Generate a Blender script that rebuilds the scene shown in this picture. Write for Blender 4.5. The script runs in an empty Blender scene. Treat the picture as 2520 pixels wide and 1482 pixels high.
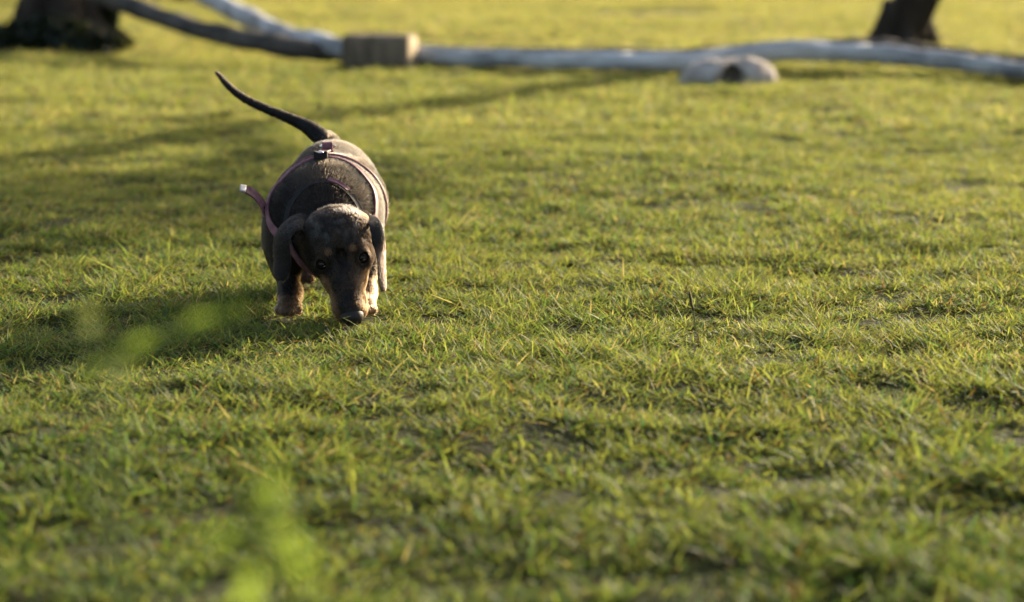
import bpy, math, random
import numpy as np
from mathutils import Vector, Matrix

C = bpy.context.scene
COL = C.collection
R = math.radians

# ------------------------------------------------------------------ camera, sky, sun
CAM_H, LENS = 0.49, 83.0
PITCH = math.atan(913 / (LENS / 36 * 2520))
cd = bpy.data.cameras.new('camera')
cam = bpy.data.objects.new('camera', cd)
COL.objects.link(cam)
cam.location = (0, 0, CAM_H)
cam.rotation_euler = (math.pi / 2 - PITCH, 0, 0)
cd.lens = LENS
cd.sensor_width = 36
cd.clip_start, cd.clip_end = 0.05, 1000
cd.dof.use_dof = True
cd.dof.focus_distance = 2.96
cd.dof.aperture_fstop = 4.4
C.camera = cam

SUN_AZ, SUN_EL = R(40), R(19)          # right of straight ahead, above the horizon
S = Vector((math.sin(SUN_AZ) * math.cos(SUN_EL), math.cos(SUN_AZ) * math.cos(SUN_EL), math.sin(SUN_EL)))
w = bpy.data.worlds.new('World')
C.world = w
w.use_nodes = True
nt = w.node_tree
sky = nt.nodes.new('ShaderNodeTexSky')
sky.sky_type = 'NISHITA'
sky.sun_disc = False
sky.sun_elevation, sky.sun_rotation = SUN_EL, SUN_AZ
bg = nt.nodes['Background']
nt.links.new(sky.outputs[0], bg.inputs[0])
sky.dust_density = 4.0
sky.ozone_density = .4
bg.inputs[1].default_value = 0.12
ld = bpy.data.lights.new('sun', 'SUN')
ld.energy, ld.angle, ld.color = 5.0, R(0.5), (1.0, 0.86, 0.62)
lo = bpy.data.objects.new('sun', ld)
COL.objects.link(lo)
lo.rotation_euler = S.to_track_quat('Z', 'Y').to_euler()
C.view_settings.view_transform = 'Standard'
C.view_settings.look = 'None'
C.view_settings.exposure = 1.54
C.view_settings.gamma = 1.0
C.cycles.max_bounces = 8
C.cycles.transparent_max_bounces = 8

# ------------------------------------------------------------------ helpers
rng = np.random.default_rng(7)
FPX = LENS / 36 * 2520


def at(px, py, Y):
    """photo position (2520 wide) at distance Y -> world point"""
    c, s = math.cos(PITCH), math.sin(PITCH)
    a, b = (px - 1260) / FPX, (741 - py) / FPX
    t = Y / (c + b * s)
    return np.array((a * t, Y, CAM_H + (-s + b * c) * t))


def hash2(ix, iy, seed):
    n = (ix.astype(np.int64) * 374761393 + iy.astype(np.int64) * 668265263 + seed * 974634777) & 0xffffffff
    n = ((n ^ (n >> 13)) * 1274126177) & 0xffffffff
    return ((n ^ (n >> 16)) & 0xffff) / 65535.0


def vnoise(x, y, seed=0):
    ix, iy = np.floor(x), np.floor(y)
    fx, fy = x - ix, y - iy
    fx, fy = fx * fx * fx * (fx * (fx * 6 - 15) + 10), fy * fy * fy * (fy * (fy * 6 - 15) + 10)
    a, b = hash2(ix, iy, seed), hash2(ix + 1, iy, seed)
    c, d = hash2(ix, iy + 1, seed), hash2(ix + 1, iy + 1, seed)
    return (a + (b - a) * fx) * (1 - fy) + (c + (d - c) * fx) * fy - 0.5     # -.5 .. .5


def fbm(x, y, seed=0, o=3):
    s = 0
    for i in range(o):
        s = s + vnoise(x * 2 ** i + 17.3 * i, y * 2 ** i - 9.1 * i, seed + i) / 2 ** i
    return s


def hgt(x, y):
    """height of the soil"""
    near = np.exp(-(((x + .24) / .35) ** 2 + ((y - 3.1) / .4) ** 2))
    h = .016 * vnoise(x / .21, y / .21, 1) + 0.014 * vnoise(x / .085, y / .085, 2) + .05 * vnoise(x / 1.1, y / 1.3, 3) * (1 - near)
    return h * (1 - .65 * near) - .006


def mesh_obj(name, verts, faces, mat=None, parent=None, smooth=True, loc=None):
    me = bpy.data.meshes.new(name)
    me.from_pydata([tuple(map(float, v)) for v in verts], [], [tuple(map(int, f)) for f in faces])
    if smooth:
        me.polygons.foreach_set('use_smooth', [True] * len(me.polygons))
    me.update()
    return link(name, me, mat, parent, loc)


def link(name, me, mat=None, parent=None, loc=None):
    o = bpy.data.objects.new(name, me)
    if mat:
        me.materials.append(mat)
    COL.objects.link(o)
    if parent:
        o.parent = parent
    if loc is not None:
        o.location = loc
    return o


def fast_mesh(name, V, quads, tris, smooth=True):
    """mesh straight from numpy arrays"""
    me = bpy.data.meshes.new(name)
    nq, n3 = len(quads), len(tris)
    me.vertices.add(len(V))
    me.vertices.foreach_set('co', np.ascontiguousarray(V, np.float32).ravel())
    me.loops.add(nq * 4 + n3 * 3)
    me.polygons.add(nq + n3)
    li = np.concatenate([np.asarray(quads, np.int32).ravel(), np.asarray(tris, np.int32).ravel()]).astype(np.int32)
    me.loops.foreach_set('vertex_index', li)
    st = np.concatenate([np.arange(nq) * 4, nq * 4 + np.arange(n3) * 3]).astype(np.int32)
    me.polygons.foreach_set('loop_start', st)
    me.update(calc_edges=True)
    me.polygons.foreach_set('use_smooth', np.full(nq + n3, smooth))
    return me


def color_attr(me, cols, name='col'):
    a = me.attributes.new(name, 'FLOAT_COLOR', 'POINT')
    c4 = np.ones((len(cols), 4), np.float32)
    c4[:, :3] = cols
    a.data.foreach_set('color', c4.ravel())


def empty(name, loc, label, cat, group=None):
    o = bpy.data.objects.new(name, None)
    o.empty_display_size = .1
    o.location = loc
    COL.objects.link(o)
    return tag(o, label, cat, group)


def tag(o, label, cat, group=None):
    o['label'], o['category'] = label, cat
    if group:
        o['group'] = group
    return o


def mat(name, base=(.2, .2, .2), rough=.6, spec=.5, metal=0.0):
    m = bpy.data.materials.new(name)
    m.use_nodes = True
    p = m.node_tree.nodes['Principled BSDF']
    p.inputs['Base Color'].default_value = (*base, 1)
    p.inputs['Roughness'].default_value = rough
    p.inputs['Specular IOR Level'].default_value = spec
    p.inputs['Metallic'].default_value = metal
    return m


def noisy(name, c1, c2, scale=20, rough=.8, bump=.3, bscale=60, stretch=(1, 1, 1), spec=.3, detail=6, dist=.01):
    m = mat(name, c1, rough, spec)
    n, l = m.node_tree.nodes, m.node_tree.links
    p = n['Principled BSDF']
    tc = n.new('ShaderNodeTexCoord')
    mp = n.new('ShaderNodeMapping')
    mp.inputs['Scale'].default_value = stretch
    l.new(tc.outputs['Object'], mp.inputs[0])
    t = n.new('ShaderNodeTexNoise')
    t.inputs['Scale'].default_value = scale
    t.inputs['Detail'].default_value = detail
    t.inputs['Roughness'].default_value = .65
    l.new(mp.outputs[0], t.inputs['Vector'])
    r = n.new('ShaderNodeValToRGB')
    r.color_ramp.elements[0].position, r.color_ramp.elements[1].position = .35, .68
    r.color_ramp.elements[0].color, r.color_ramp.elements[1].color = (*c1, 1), (*c2, 1)
    l.new(t.outputs['Fac'], r.inputs[0])
    l.new(r.outputs[0], p.inputs['Base Color'])
    t2 = n.new('ShaderNodeTexNoise')
    t2.inputs['Scale'].default_value = bscale
    t2.inputs['Detail'].default_value = 5
    l.new(mp.outputs[0], t2.inputs['Vector'])
    b = n.new('ShaderNodeBump')
    b.inputs['Strength'].default_value = bump
    b.inputs['Distance'].default_value = dist
    l.new(t2.outputs['Fac'], b.inputs['Height'])
    l.new(b.outputs[0], p.inputs['Normal'])
    return m


def leaf_mat(name, attr='col', base=None, trans=.45, rough=.45, spec=.35, tint=(1.25, 1.15, .7)):
    m = mat(name, base or (.1, .1, .1), rough, spec)
    n, l = m.node_tree.nodes, m.node_tree.links
    p, out = n['Principled BSDF'], n['Material Output']
    tr = n.new('ShaderNodeBsdfTranslucent')
    mx = n.new('ShaderNodeMixShader')
    mx.inputs[0].default_value = trans
    if base is None:
        a = n.new('ShaderNodeAttribute')
        a.attribute_name = attr
        l.new(a.outputs['Color'], p.inputs['Base Color'])
        mm = n.new('ShaderNodeMix')
        mm.data_type, mm.blend_type = 'RGBA', 'MULTIPLY'
        mm.inputs['Factor'].default_value = 1
        l.new(a.outputs['Color'], mm.inputs['A'])
        mm.inputs['B'].default_value = (*tint, 1)
        l.new(mm.outputs['Result'], tr.inputs['Color'])
    else:
        tr.inputs['Color'].default_value = (base[0] * tint[0], base[1] * tint[1], base[2] * tint[2], 1)
    l.new(p.outputs[0], mx.inputs[1])
    l.new(tr.outputs[0], mx.inputs[2])
    l.new(mx.outputs[0], out.inputs['Surface'])
    return m


def catmull(P, n):
    """resample a polyline (rows of any dimension) smoothly"""
    P = np.asarray(P, float)
    k = len(P) - 1
    Q = np.vstack([2 * P[0] - P[1], P, 2 * P[-1] - P[-2]])
    u = np.linspace(0, k, n)
    i = np.minimum(u.astype(int), k - 1)
    t = (u - i)[:, None]
    p0, p1, p2, p3 = Q[i], Q[i + 1], Q[i + 2], Q[i + 3]
    return .5 * (2 * p1 + (p2 - p0) * t + (2 * p0 - 5 * p1 + 4 * p2 - p3) * t ** 2 + (3 * p1 - p0 - 3 * p2 + p3) * t ** 3)


def tube(path, rad, n=20, rough=0.0, seed=0, caps=True):
    """swept tube -> verts, faces ; rough = relative radial unevenness"""
    path = np.asarray(path, float)
    m = len(path)
    T = np.gradient(path, axis=0)
    T /= np.linalg.norm(T, axis=1)[:, None]
    ref = np.array((0, 0, 1.0))
    if abs(T[:, 2]).mean() > .8:
        ref = np.array((0, 1.0, 0))
    V = []
    ss = np.concatenate([[0], np.cumsum(np.linalg.norm(np.diff(path, axis=0), axis=1))])
    for i in range(m):
        a = np.cross(T[i], ref)
        a /= np.linalg.norm(a)
        b = np.cross(a, T[i])
        th = np.arange(n) / n * 2 * math.pi
        r = np.full(n, rad[i])
        if rough:
            rr = max(rad[i], 1e-4)
            px_, py_ = np.cos(th) * 1.6, np.sin(th) * 1.6
            r = r * (1 + rough * 2 * fbm(px_ + ss[i] / rr * .35 + 40, py_ + 11.0 + ss[i] / rr * .2, seed, 3))
        V.append(path[i] + np.cos(th)[:, None] * r[:, None] * a + np.sin(th)[:, None] * r[:, None] * b)
    V = np.vstack(V)
    F = [(i * n + j, i * n + (j + 1) % n, (i + 1) * n + (j + 1) % n, (i + 1) * n + j) for i in range(m - 1) for j in range(n)]
    if caps:
        V = np.vstack([V, path[:1], path[-1:]])
        F += [(m * n, (j + 1) % n, j) for j in range(n)]
        F += [(m * n + 1, (m - 1) * n + j, (m - 1) * n + (j + 1) % n) for j in range(n)]
    return V, F


def join(*parts):
    V, F, o = [], [], 0
    for v, f in parts:
        V.append(np.asarray(v))
        F += [tuple(i + o for i in q) for q in f]
        o += len(v)
    return np.vstack(V), F


# ---- signed-distance modelling: smooth unions on a grid, skinned by surface nets
class Field:
    def __init__(s, lo, hi, h):
        s.lo, s.h = np.array(lo, float), h
        s.n = np.ceil((np.array(hi) - s.lo) / h).astype(int) + 1
        s.D = np.full(s.n, 1.0, np.float32)

    def sub(s, lo, hi, pad):
        a = np.maximum(np.floor((np.array(lo) - pad - s.lo) / s.h).astype(int), 0)
        b = np.minimum(np.ceil((np.array(hi) + pad - s.lo) / s.h).astype(int) + 1, s.n)
        sl = tuple(slice(p, q) for p, q in zip(a, b))
        ax = [(np.arange(p, q) * s.h + o).astype(np.float32) for p, q, o in zip(a, b, s.lo)]
        X, Y, Z = np.meshgrid(*ax, indexing='ij')
        return sl, X, Y, Z

    def put(s, sl, d, k, op):
        D = s.D[sl]
        if op == 'add':
            hh = np.maximum(k - np.abs(D - d), 0) / k
            s.D[sl] = np.minimum(D, d) - hh * hh * k * .25
        else:
            d = -d
            hh = np.maximum(k - np.abs(D - d), 0) / k
            s.D[sl] = np.maximum(D, d) + hh * hh * k * .25

    def cap(s, a, b, r0, r1, k=.012, op='add'):
        a, b = np.array(a, float), np.array(b, float)
        rm = max(r0, r1)
        sl, X, Y, Z = s.sub(np.minimum(a, b) - rm, np.maximum(a, b) + rm, k + .012)
        ab = b - a
        t = np.clip(((X - a[0]) * ab[0] + (Y - a[1]) * ab[1] + (Z - a[2]) * ab[2]) / max(ab @ ab, 1e-12), 0, 1)
        d = np.sqrt((X - a[0] - ab[0] * t) ** 2 + (Y - a[1] - ab[1] * t) ** 2 + (Z - a[2] - ab[2] * t) ** 2) - (r0 + (r1 - r0) * t)
        s.put(sl, d, k, op)

    def ell(s, c, r, k=.015, op='add', M=None):
        c, r = np.array(c, float), np.array(r, float)
        M = np.eye(3) if M is None else np.asarray(M)
        ext = np.sqrt(((M * r[:, None]) ** 2).sum(0))
        sl, X, Y, Z = s.sub(c - ext, c + ext, k + .012)
        X, Y, Z = X - c[0], Y - c[1], Z - c[2]
        p = [M[i, 0] * X + M[i, 1] * Y + M[i, 2] * Z for i in range(3)]
        k0 = np.sqrt(sum((p[i] / r[i]) ** 2 for i in range(3)))
        k1 = np.sqrt(sum((p[i] / r[i] ** 2) ** 2 for i in range(3))) + 1e-9
        d = k0 * (k0 - 1) / k1
        d = np.where(k0 < .05, -r.min(), d)
        s.put(sl, d, k, op)

    def at(s, P, D=None):
        D = s.D if D is None else D
        q = (np.asarray(P) - s.lo) / s.h
        q = np.clip(q, 0, s.n - 1.001)
        i = q.astype(int)
        f = q - i
        o = 0
        for dx in (0, 1):
            for dy in (0, 1):
                for dz in (0, 1):
                    wgt = (f[..., 0] if dx else 1 - f[..., 0]) * (f[..., 1] if dy else 1 - f[..., 1]) * (f[..., 2] if dz else 1 - f[..., 2])
                    o = o + wgt * D[i[..., 0] + dx, i[..., 1] + dy, i[..., 2] + dz]
        return o

    def grad(s, P, D=None, e=.004):
        g = np.stack([s.at(P + np.eye(3)[i] * e, D) - s.at(P - np.eye(3)[i] * e, D) for i in range(3)], -1)
        return g / (np.linalg.norm(g, axis=-1, keepdims=True) + 1e-9)

    def skin(s):
        D = s.D
        sg = D < 0
        nx, ny, nz = D.shape
        c = [sg[a:nx - 1 + a, b:ny - 1 + b, e:nz - 1 + e] for a in (0, 1) for b in (0, 1) for e in (0, 1)]
        al, an = c[0].copy(), c[0].copy()
        for q in c[1:]:
            al &= q
            an |= q
        I, J, K = np.nonzero(an & ~al)
        pos = np.zeros((len(I), 3))
        cnt = np.zeros(len(I))
        cor = [(a, b, e) for a in (0, 1) for b in (0, 1) for e in (0, 1)]
        val = {q: D[I + q[0], J + q[1], K + q[2]] for q in cor}
        for q in cor:
            for axn in range(3):
                if q[axn] == 0:
                    q2 = tuple(1 if m == axn else q[m] for m in range(3))
                    d0, d1 = val[q], val[q2]
                    cr = (d0 < 0) != (d1 < 0)
                    t = np.where(cr, d0 / np.where(cr, d0 - d1, 1), 0)
                    p = np.tile(np.array(q, float), (len(I), 1))
                    p[:, axn] = t
                    pos += p * cr[:, None]
                    cnt += cr
        V = (np.stack([I, J, K], 1) + pos / cnt[:, None]) * s.h + s.lo
        ix = np.full((nx - 1, ny - 1, nz - 1), -1, np.int32)
        ix[I, J, K] = np.arange(len(I))
        Q = []
        for axn in range(3):
            u, v = (axn + 1) % 3, (axn + 2) % 3
            a = [slice(None)] * 3
            b = [slice(None)] * 3
            a[axn], b[axn] = slice(0, -1), slice(1, None)
            s0, s1 = sg[tuple(a)], sg[tuple(b)]
            E = np.stack(np.nonzero(s0 != s1), 1)
            E = E[(E[:, u] > 0) & (E[:, v] > 0) & (E[:, u] < D.shape[u] - 1) & (E[:, v] < D.shape[v] - 1)]
            ins = s0[E[:, 0], E[:, 1], E[:, 2]]

            def g(du, dv):
                q = E.copy()
                q[:, u] -= du
                q[:, v] -= dv
                return ix[q[:, 0], q[:, 1], q[:, 2]]
            quad = np.stack([g(1, 1), g(0, 1), g(0, 0), g(1, 0)], 1)
            quad[~ins] = quad[~ins][:, ::-1]
            Q.append(quad)
        return V, np.vstack(Q)


# ------------------------------------------------------------------ ground
def axis(lo, hi, step, far, g=1.22):
    a = list(np.arange(lo, hi + 1e-6, step))
    d, x, up = step, hi, []
    while x < far[1]:
        d *= g
        x += d
        up.append(x)
    d, x, dn = step, lo, []
    while x > far[0]:
        d *= g
        x -= d
        dn.append(x)
    return np.array(dn[::-1] + a + up)


gx, gy = axis(-3, 3, .03, (-300, 300)), axis(1.0, 11, .03, (-300, 400))
GX, GY = np.meshgrid(gx, gy)
GV = np.stack([GX, GY, hgt(GX, GY)], -1).reshape(-1, 3)
nxg, nyg = len(gx), len(gy)
q = np.arange(nxg * nyg).reshape(nyg, nxg)
GQ = np.stack([q[:-1, :-1], q[:-1, 1:], q[1:, 1:], q[1:, :-1]], -1).reshape(-1, 4)
soil = noisy('soil_and_thatch', (.016, .016, .006), (.030, .034, .009), scale=9, rough=.95, bump=.8, bscale=90, spec=.1)
g_o = link('ground', fast_mesh('ground', GV, GQ, np.zeros((0, 3))), soil)
g_o['kind'] = 'structure'

# ------------------------------------------------------------------ grass: every blade a real blade
def blades(n_per_m2, y0, y1, L, Wd, seg, seed, backlit=0.0, gap=1.5, floor=.28, under=False, outer=0, tilt=(56, 22), margin=.45):
    rg = np.random.default_rng(seed)
    half = lambda y: .2167 * y * 1.12 + margin
    area_w = (half(y1) + outer) * 2
    n = int(n_per_m2 * area_w * (y1 - y0))
    # tufts first, blades fan out of them
    nt_ = n // 5
    tx, ty = rg.uniform(-area_w / 2, area_w / 2, nt_), rg.uniform(y0, y1, nt_)
    clump = fbm(tx / .13, ty / .13, 21, 2)
    big = vnoise(tx / .75, ty / 1.0, 25)
    keep = (np.abs(tx) < half(ty) + outer) & ((np.abs(tx) > half(ty)) | (outer == 0)) & (rg.random(nt_) < np.clip(.95 + .4 * clump + gap * vnoise(tx / .036, ty / .036, 27), floor, 1))
    tx, ty, clump, big = tx[keep], ty[keep], clump[keep], big[keep]
    nb = 6
    x = np.repeat(tx, nb) + rg.normal(0, .005, len(tx) * nb)
    y = np.repeat(ty, nb) + rg.normal(0, .005, len(tx) * nb)
    cl, bgn = np.repeat(clump, nb), np.repeat(big, nb)
    m = len(x)
    tuft_yel = np.repeat(rg.normal(0, 1, len(tx)), nb)
    phi = np.where(rg.random(m) < .55, rg.normal(0, .55, m) + math.pi * (rg.random(m) < .5), rg.uniform(0, 2 * math.pi, m))
    th = np.radians(np.clip(np.abs(rg.normal(tilt[0], tilt[1], m)), 3, 84))
    ln = rg.uniform(L[0], L[1], m) * (1 + .6 * cl + .2 * bgn + 1.0 * vnoise(x / .05, y / .05, 28)) * rg.choice([1, 1, 1, 1.3, .7, 2.0], m, p=[.3, .2, .2, .14, .135, .025])
    wd = rg.uniform(Wd[0], Wd[1], m)
    # the dog's feet, chin and the stones press the blades down
    def near(cx, cy, rx, ry):
        return ((x - cx) / rx) ** 2 + ((y - cy) / ry) ** 2 < 1
    press = near(-.203, 2.905, .030, .04)
    ln = np.where(press, ln * .38, ln)
    foot = near(-.285, 2.995, .022, .03) | near(-.192, 3.0, .022, .03) | near(-.288, 3.27, .022, .03) | near(-.215, 3.36, .022, .03)
    ln = np.where(foot, ln * .25, ln)
    front = near(-.285, 2.955, .03, .03) | near(-.19, 2.955, .03, .03)
    ln = np.where(front, ln * .6, ln)
    bend = rg.uniform(.0, .55, m)
    hx, hy = np.cos(phi), np.sin(phi)
    z = hgt(x, y) - .002
    ts = {3: [0, .38, .74, 1], 2: [0, .5, 1], 1: [0, 1]}[seg]
    wp = {3: [.75, 1, .62, 0], 2: [.8, .9, 0], 1: [1, 0]}[seg]
    roll = rg.uniform(-.9, .9, m)
    lx, ly, lz = -hy * np.cos(roll), hx * np.cos(roll), np.sin(roll)
    V = []
    for t, ww in zip(ts, wp):
        hd = ln * (np.sin(th) * t + bend * .6 * t * t)
        vd = ln * (np.cos(th) * t - bend * .45 * t * t * np.cos(th))
        cx, cy, cz = x + hx * hd, y + hy * hd, z + np.maximum(vd, .0015 * t)
        if ww == 0:
            V.append(np.stack([cx, cy, cz], 1))
        else:
            o = (wd * ww / 2)
            V.append(np.stack([cx - lx * o, cy - ly * o, cz - lz * o], 1))
            V.append(np.stack([cx + lx * o, cy + ly * o, cz + lz * o], 1))
    nv = len(V)
    A = np.stack(V, 1).reshape(-1, 3)
    b = np.arange(m) * nv
    Q = [np.stack([b + 2 * i, b + 2 * i + 1, b + 2 * i + 3, b + 2 * i + 2], 1) for i in range(seg - 1)]
    Q = np.vstack(Q) if Q else np.zeros((0, 4), int)
    T = np.stack([b + nv - 3, b + nv - 2, b + nv - 1], 1)
    # colour of each blade: green, yellow-green, straw
    u = np.clip(.70 + backlit + .20 * tuft_yel + .22 * rg.normal(0, 1, m) + .7 * vnoise(x / .5, y / .7, 31), 0, 1)[:, None]  # far sets yellower: glow of light from behind put into the colour
    green, yel = np.array((.046, .106, .021)), np.array((.168, .198, .052))
    col = green + (yel - green) * u
    straw = rg.random(m) < .10 + backlit * .55
    col[straw] = np.array((.29, .255, .13)) * rg.uniform(.55, 1.15, straw.sum())[:, None]
    brown = rg.random(m) < .06
    col[brown] = np.array((.12, .075, .035)) * rg.uniform(.5, 1.1, brown.sum())[:, None]
    blue = rg.random(m) < .10
    col[blue] = np.array((.055, .115, .05)) * rg.uniform(.7, 1.2, blue.sum())[:, None]
    col *= rg.uniform(.8, 1.25, m)[:, None] * (1 + .9 * backlit)  # far blades lightened as if lit from behind, nearest darkened like lens falloff
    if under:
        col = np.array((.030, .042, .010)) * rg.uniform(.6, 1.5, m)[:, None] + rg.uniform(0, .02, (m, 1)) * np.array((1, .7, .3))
    cv = np.repeat(col[:, None], nv, 1)
    tip = (rg.random(m) < .35) & (not under)
    cv[tip, -1] = cv[tip, -1] * .4 + np.array((.28, .22, .08)) * .6
    return A, Q, T, cv.reshape(-1, 3)


def make_grass():
    sets = [blades(62000, 1.25, 2.3, (.009, .022), (.0016, .0034), 3, 11, -.14, 2.4, .08, margin=.35),
            blades(85000, 2.3, 3.9, (.0085, .023), (.0011, .0023), 3, 12, .03, 2.0, .16, margin=.35),
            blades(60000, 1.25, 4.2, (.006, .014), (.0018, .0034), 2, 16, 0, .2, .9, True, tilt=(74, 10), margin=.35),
            blades(56000, 3.9, 6.0, (.009, .023), (.0014, .0026), 2, 13, .12, margin=.4),
            blades(26000, 6.0, 9.5, (.011, .026), (.0024, .0042), 2, 14, .30, margin=.4),
            blades(12000, 9.5, 19.0, (.013, .030), (.004, .008), 1, 15, .48, margin=.5),
            # the lawn goes on beyond both sides of the picture
            blades(26000, 1.25, 3.9, (.010, .026), (.002, .004), 2, 17, 0, outer=.8, margin=.3),
            blades(9000, 3.9, 9.5, (.014, .030), (.004, .007), 1, 18, .2, outer=2.2, margin=.4),
            blades(2600, 9.5, 19.0, (.018, .036), (.008, .014), 1, 19, .48, outer=5, margin=.5),
            blades(1500, 19.0, 34.0, (.02, .04), (.012, .02), 1, 20, .48, margin=4)]
    V, Q, T, K, o = [], [], [], [], 0
    for a, q, t, c in sets:
        V.append(a)
        Q.append(q + o)
        T.append(t + o)
        K.append(c)
        o += len(a)
    me = fast_mesh('grass', np.vstack(V), np.vstack(Q), np.vstack(T))
    color_attr(me, np.vstack(K))
    ob = link('grass', me, leaf_mat('grass_blade', trans=.55, rough=.6, spec=.12))
    ob['kind'] = 'stuff'
    tag(ob, 'short sunlit yellow green lawn grass with withered straw blades among it', 'grass')


make_grass()

# ------------------------------------------------------------------ trees
bark_dark = noisy('dark_bark', (.018, .013, .010), (.055, .043, .033), scale=14, rough=.95, bump=1, bscale=40, stretch=(1, 1, .25), spec=.1, dist=.02)
crown_mat = leaf_mat('crown_leaf', trans=.4)


def crown_mesh(blobs, per, size, seed):
    rg = np.random.default_rng(seed)
    V, F, K = [], [], []
    for (c, r) in blobs:
        m = per
        d = rg.normal(0, 1, (m, 3))
        d /= np.linalg.norm(d, axis=1)[:, None]
        p = np.array(c) + d * (rg.random(m) ** .45)[:, None] * np.array(r)
        a = rg.normal(0, 1, (m, 3))
        a /= np.linalg.norm(a, axis=1)[:, None]
        b = np.cross(a, rg.normal(0, 1, (m, 3)))
        b /= np.linalg.norm(b, axis=1)[:, None]
        s = rg.uniform(.6, 1.2, m)[:, None] * size
        nrm = np.cross(a, b)
        q = np.stack([p - a * s, p - b * s * .38 + nrm * s * .08, p + a * s, p + b * s * .38 + nrm * s * .08], 1)
        col = np.array((.05, .085, .02)) * rg.uniform(.6, 1.4, m)[:, None] + rg.uniform(0, .03, (m, 1)) * np.array((1, .8, .1))
        V.append(q.reshape(-1, 3))
        K.append(np.repeat(col, 4, 0))
    V = np.vstack(V)
    me = fast_mesh('crown', V, np.arange(len(V)).reshape(-1, 4), np.zeros((0, 3), int), smooth=False)
    color_attr(me, np.vstack(K))
    return me


def tree(base, path, rad, limbs, blobs, per, leaf, label, seed, rough=.10):
    z0 = float(hgt(np.array([base[0]]), np.array([base[1]]))[0])
    root = empty('tree', (base[0], base[1], z0), label, 'tree', 'trees on the lawn')
    P = catmull(np.hstack([np.array(path), np.array(rad)[:, None]]), 40)
    parts = [tube(P[:, :3], P[:, 3], 26, rough, seed)]
    # root flare buttresses
    rg = np.random.default_rng(seed)
    r0 = rad[1]
    for k in range(5):
        an = k / 5 * 2 * math.pi + rg.uniform(-.3, .3)
        d = np.array((math.cos(an), math.sin(an), 0))
        L = r0 * rg.uniform(.3, .5)
        pr = catmull([d * r0 * .35 + (0, 0, r0 * 1.6), d * r0 * .95 + (0, 0, r0 * .55), d * (r0 + L * .6) + (0, 0, .015), d * (r0 + L) + (0, 0, -.05)], 12)
        parts.append(tube(pr, np.linspace(r0 * .5, r0 * .16, 12), 12, .15, seed + k))
    for a, b, r1 in limbs:
        a, b = np.array(a, float), np.array(b, float)
        mid = (a + b) / 2 + np.array((0, 0, .12)) * np.linalg.norm(b - a) * -.6
        pp = catmull([a, mid, b], 14)
        parts.append(tube(pp, np.linspace(r1, r1 * .35, 14), 10, .1, seed + 30))
    V, F = join(*parts)
    mesh_obj('trunk', V, F, bark_dark, root)
    if blobs:
        link('crown', crown_mesh(blobs, per, leaf, seed), crown_mat, root)
    return root


# left trunk: stout, upright, flared at the base
tree((-1.93, 10.1), [(-.02, 0, -.10), (0, 0, .0), (.02, 0, .25), (.05, 0, .9), (.02, 0, 2.2), (.05, .1, 3.4)],
     [.18, .165, .145, .135, .12, .06],
     [((.04, 0, 1.9), (-.7, .3, 3.0), .05), ((.03, 0, 2.3), (.7, -.2, 3.3), .045), ((.02, 0, 2.7), (.1, .8, 3.6), .04)],
     [((-.7, .3, 3.2), (.7, .6, .5)), ((.6, -.2, 3.5), (.7, .6, .5)), ((0, .5, 3.9), (.8, .7, .5))], 900, .07,
     'stout dark tree trunk with flared base at the back left', 3)
# right trunk: thinner and leaning to the right
tree((1.70, 10.35), [(-.10, .05, -.12), (-.04, 0, 0), (.06, -.08, .22), (.33, -.36, .85), (.72, -.72, 1.7), (.95, -1.05, 2.6)],
     [.125, .115, .092, .088, .08, .045],
     [((.58, -.6, 1.4), (.1, -.5, 2.3), .04), ((.72, -.74, 1.75), (1.5, -.6, 2.5), .04), ((.8, -.85, 2.0), (.7, -1.6, 2.8), .035), ((.72, -.72, 1.7), (1.3, -1.6, 2.05), .03), ((.74, -.74, 1.75), (2.0, -.8, 2.35), .035)],
     [((.2, -.5, 2.45), (.5, .5, .35)), ((1.4, -.6, 2.6), (.55, .5, .4)), ((.75, -1.3, 2.9), (.6, .5, .4)), ((1.3, -1.6, 2.05), (.5, .5, .25)), ((.9, -.8, 3.1), (.6, .5, .4)), ((2.0, -.8, 2.4), (.6, .7, .25))], 420, .06,  # low outer clumps and their limbs added out of view to shade the left lawn
     'slim dark tree trunk leaning right behind the long grey logs', 5)
sk = link('shoots', crown_mesh([((-.30, -.10, .04), (.18, .14, .07)), ((-.12, -.22, .03), (.2, .12, .06)), ((.12, -.22, .03), (.2, .12, .06)), ((.20, -.14, .03), (.14, .1, .06)), ((0, -.2, .07), (.2, .06, .07)), ((.20, .02, .14), (.05, .06, .13))], 700, .028, 12), leaf_mat('shade_dark_shoot', base=(.016, .022, .008), trans=.25), loc=(-1.93, 10.1, 0))  # leaf skirt added, shade of the trunk base put into its dark colour
tag(sk, 'low leafy shoots coloured dark for the shade at the foot of the left trunk', 'plant')
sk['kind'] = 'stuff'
# far shrub whose dark foot just shows at the top edge
sh = empty('shrub', (-2.33, 16.6, 0), 'dark shrub far back, only its foot showing at the top edge', 'shrub')
V, F = join(*[tube(catmull([(0.02 * k, 0, -.05), (.1 * math.cos(k * 1.3), .1 * math.sin(k * 1.3), .35), (.35 * math.cos(k * 1.3), .3 * math.sin(k * 1.3), .9)], 10), np.linspace(.03, .008, 10), 8, .1, k) for k in range(6)])
mesh_obj('stem', V, F, bark_dark, sh)
link('foliage', crown_mesh([((0, 0, .35), (.42, .35, .36)), ((.1, 0, .8), (.5, .4, .35))], 1100, .05, 8), crown_mat, sh)

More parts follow.
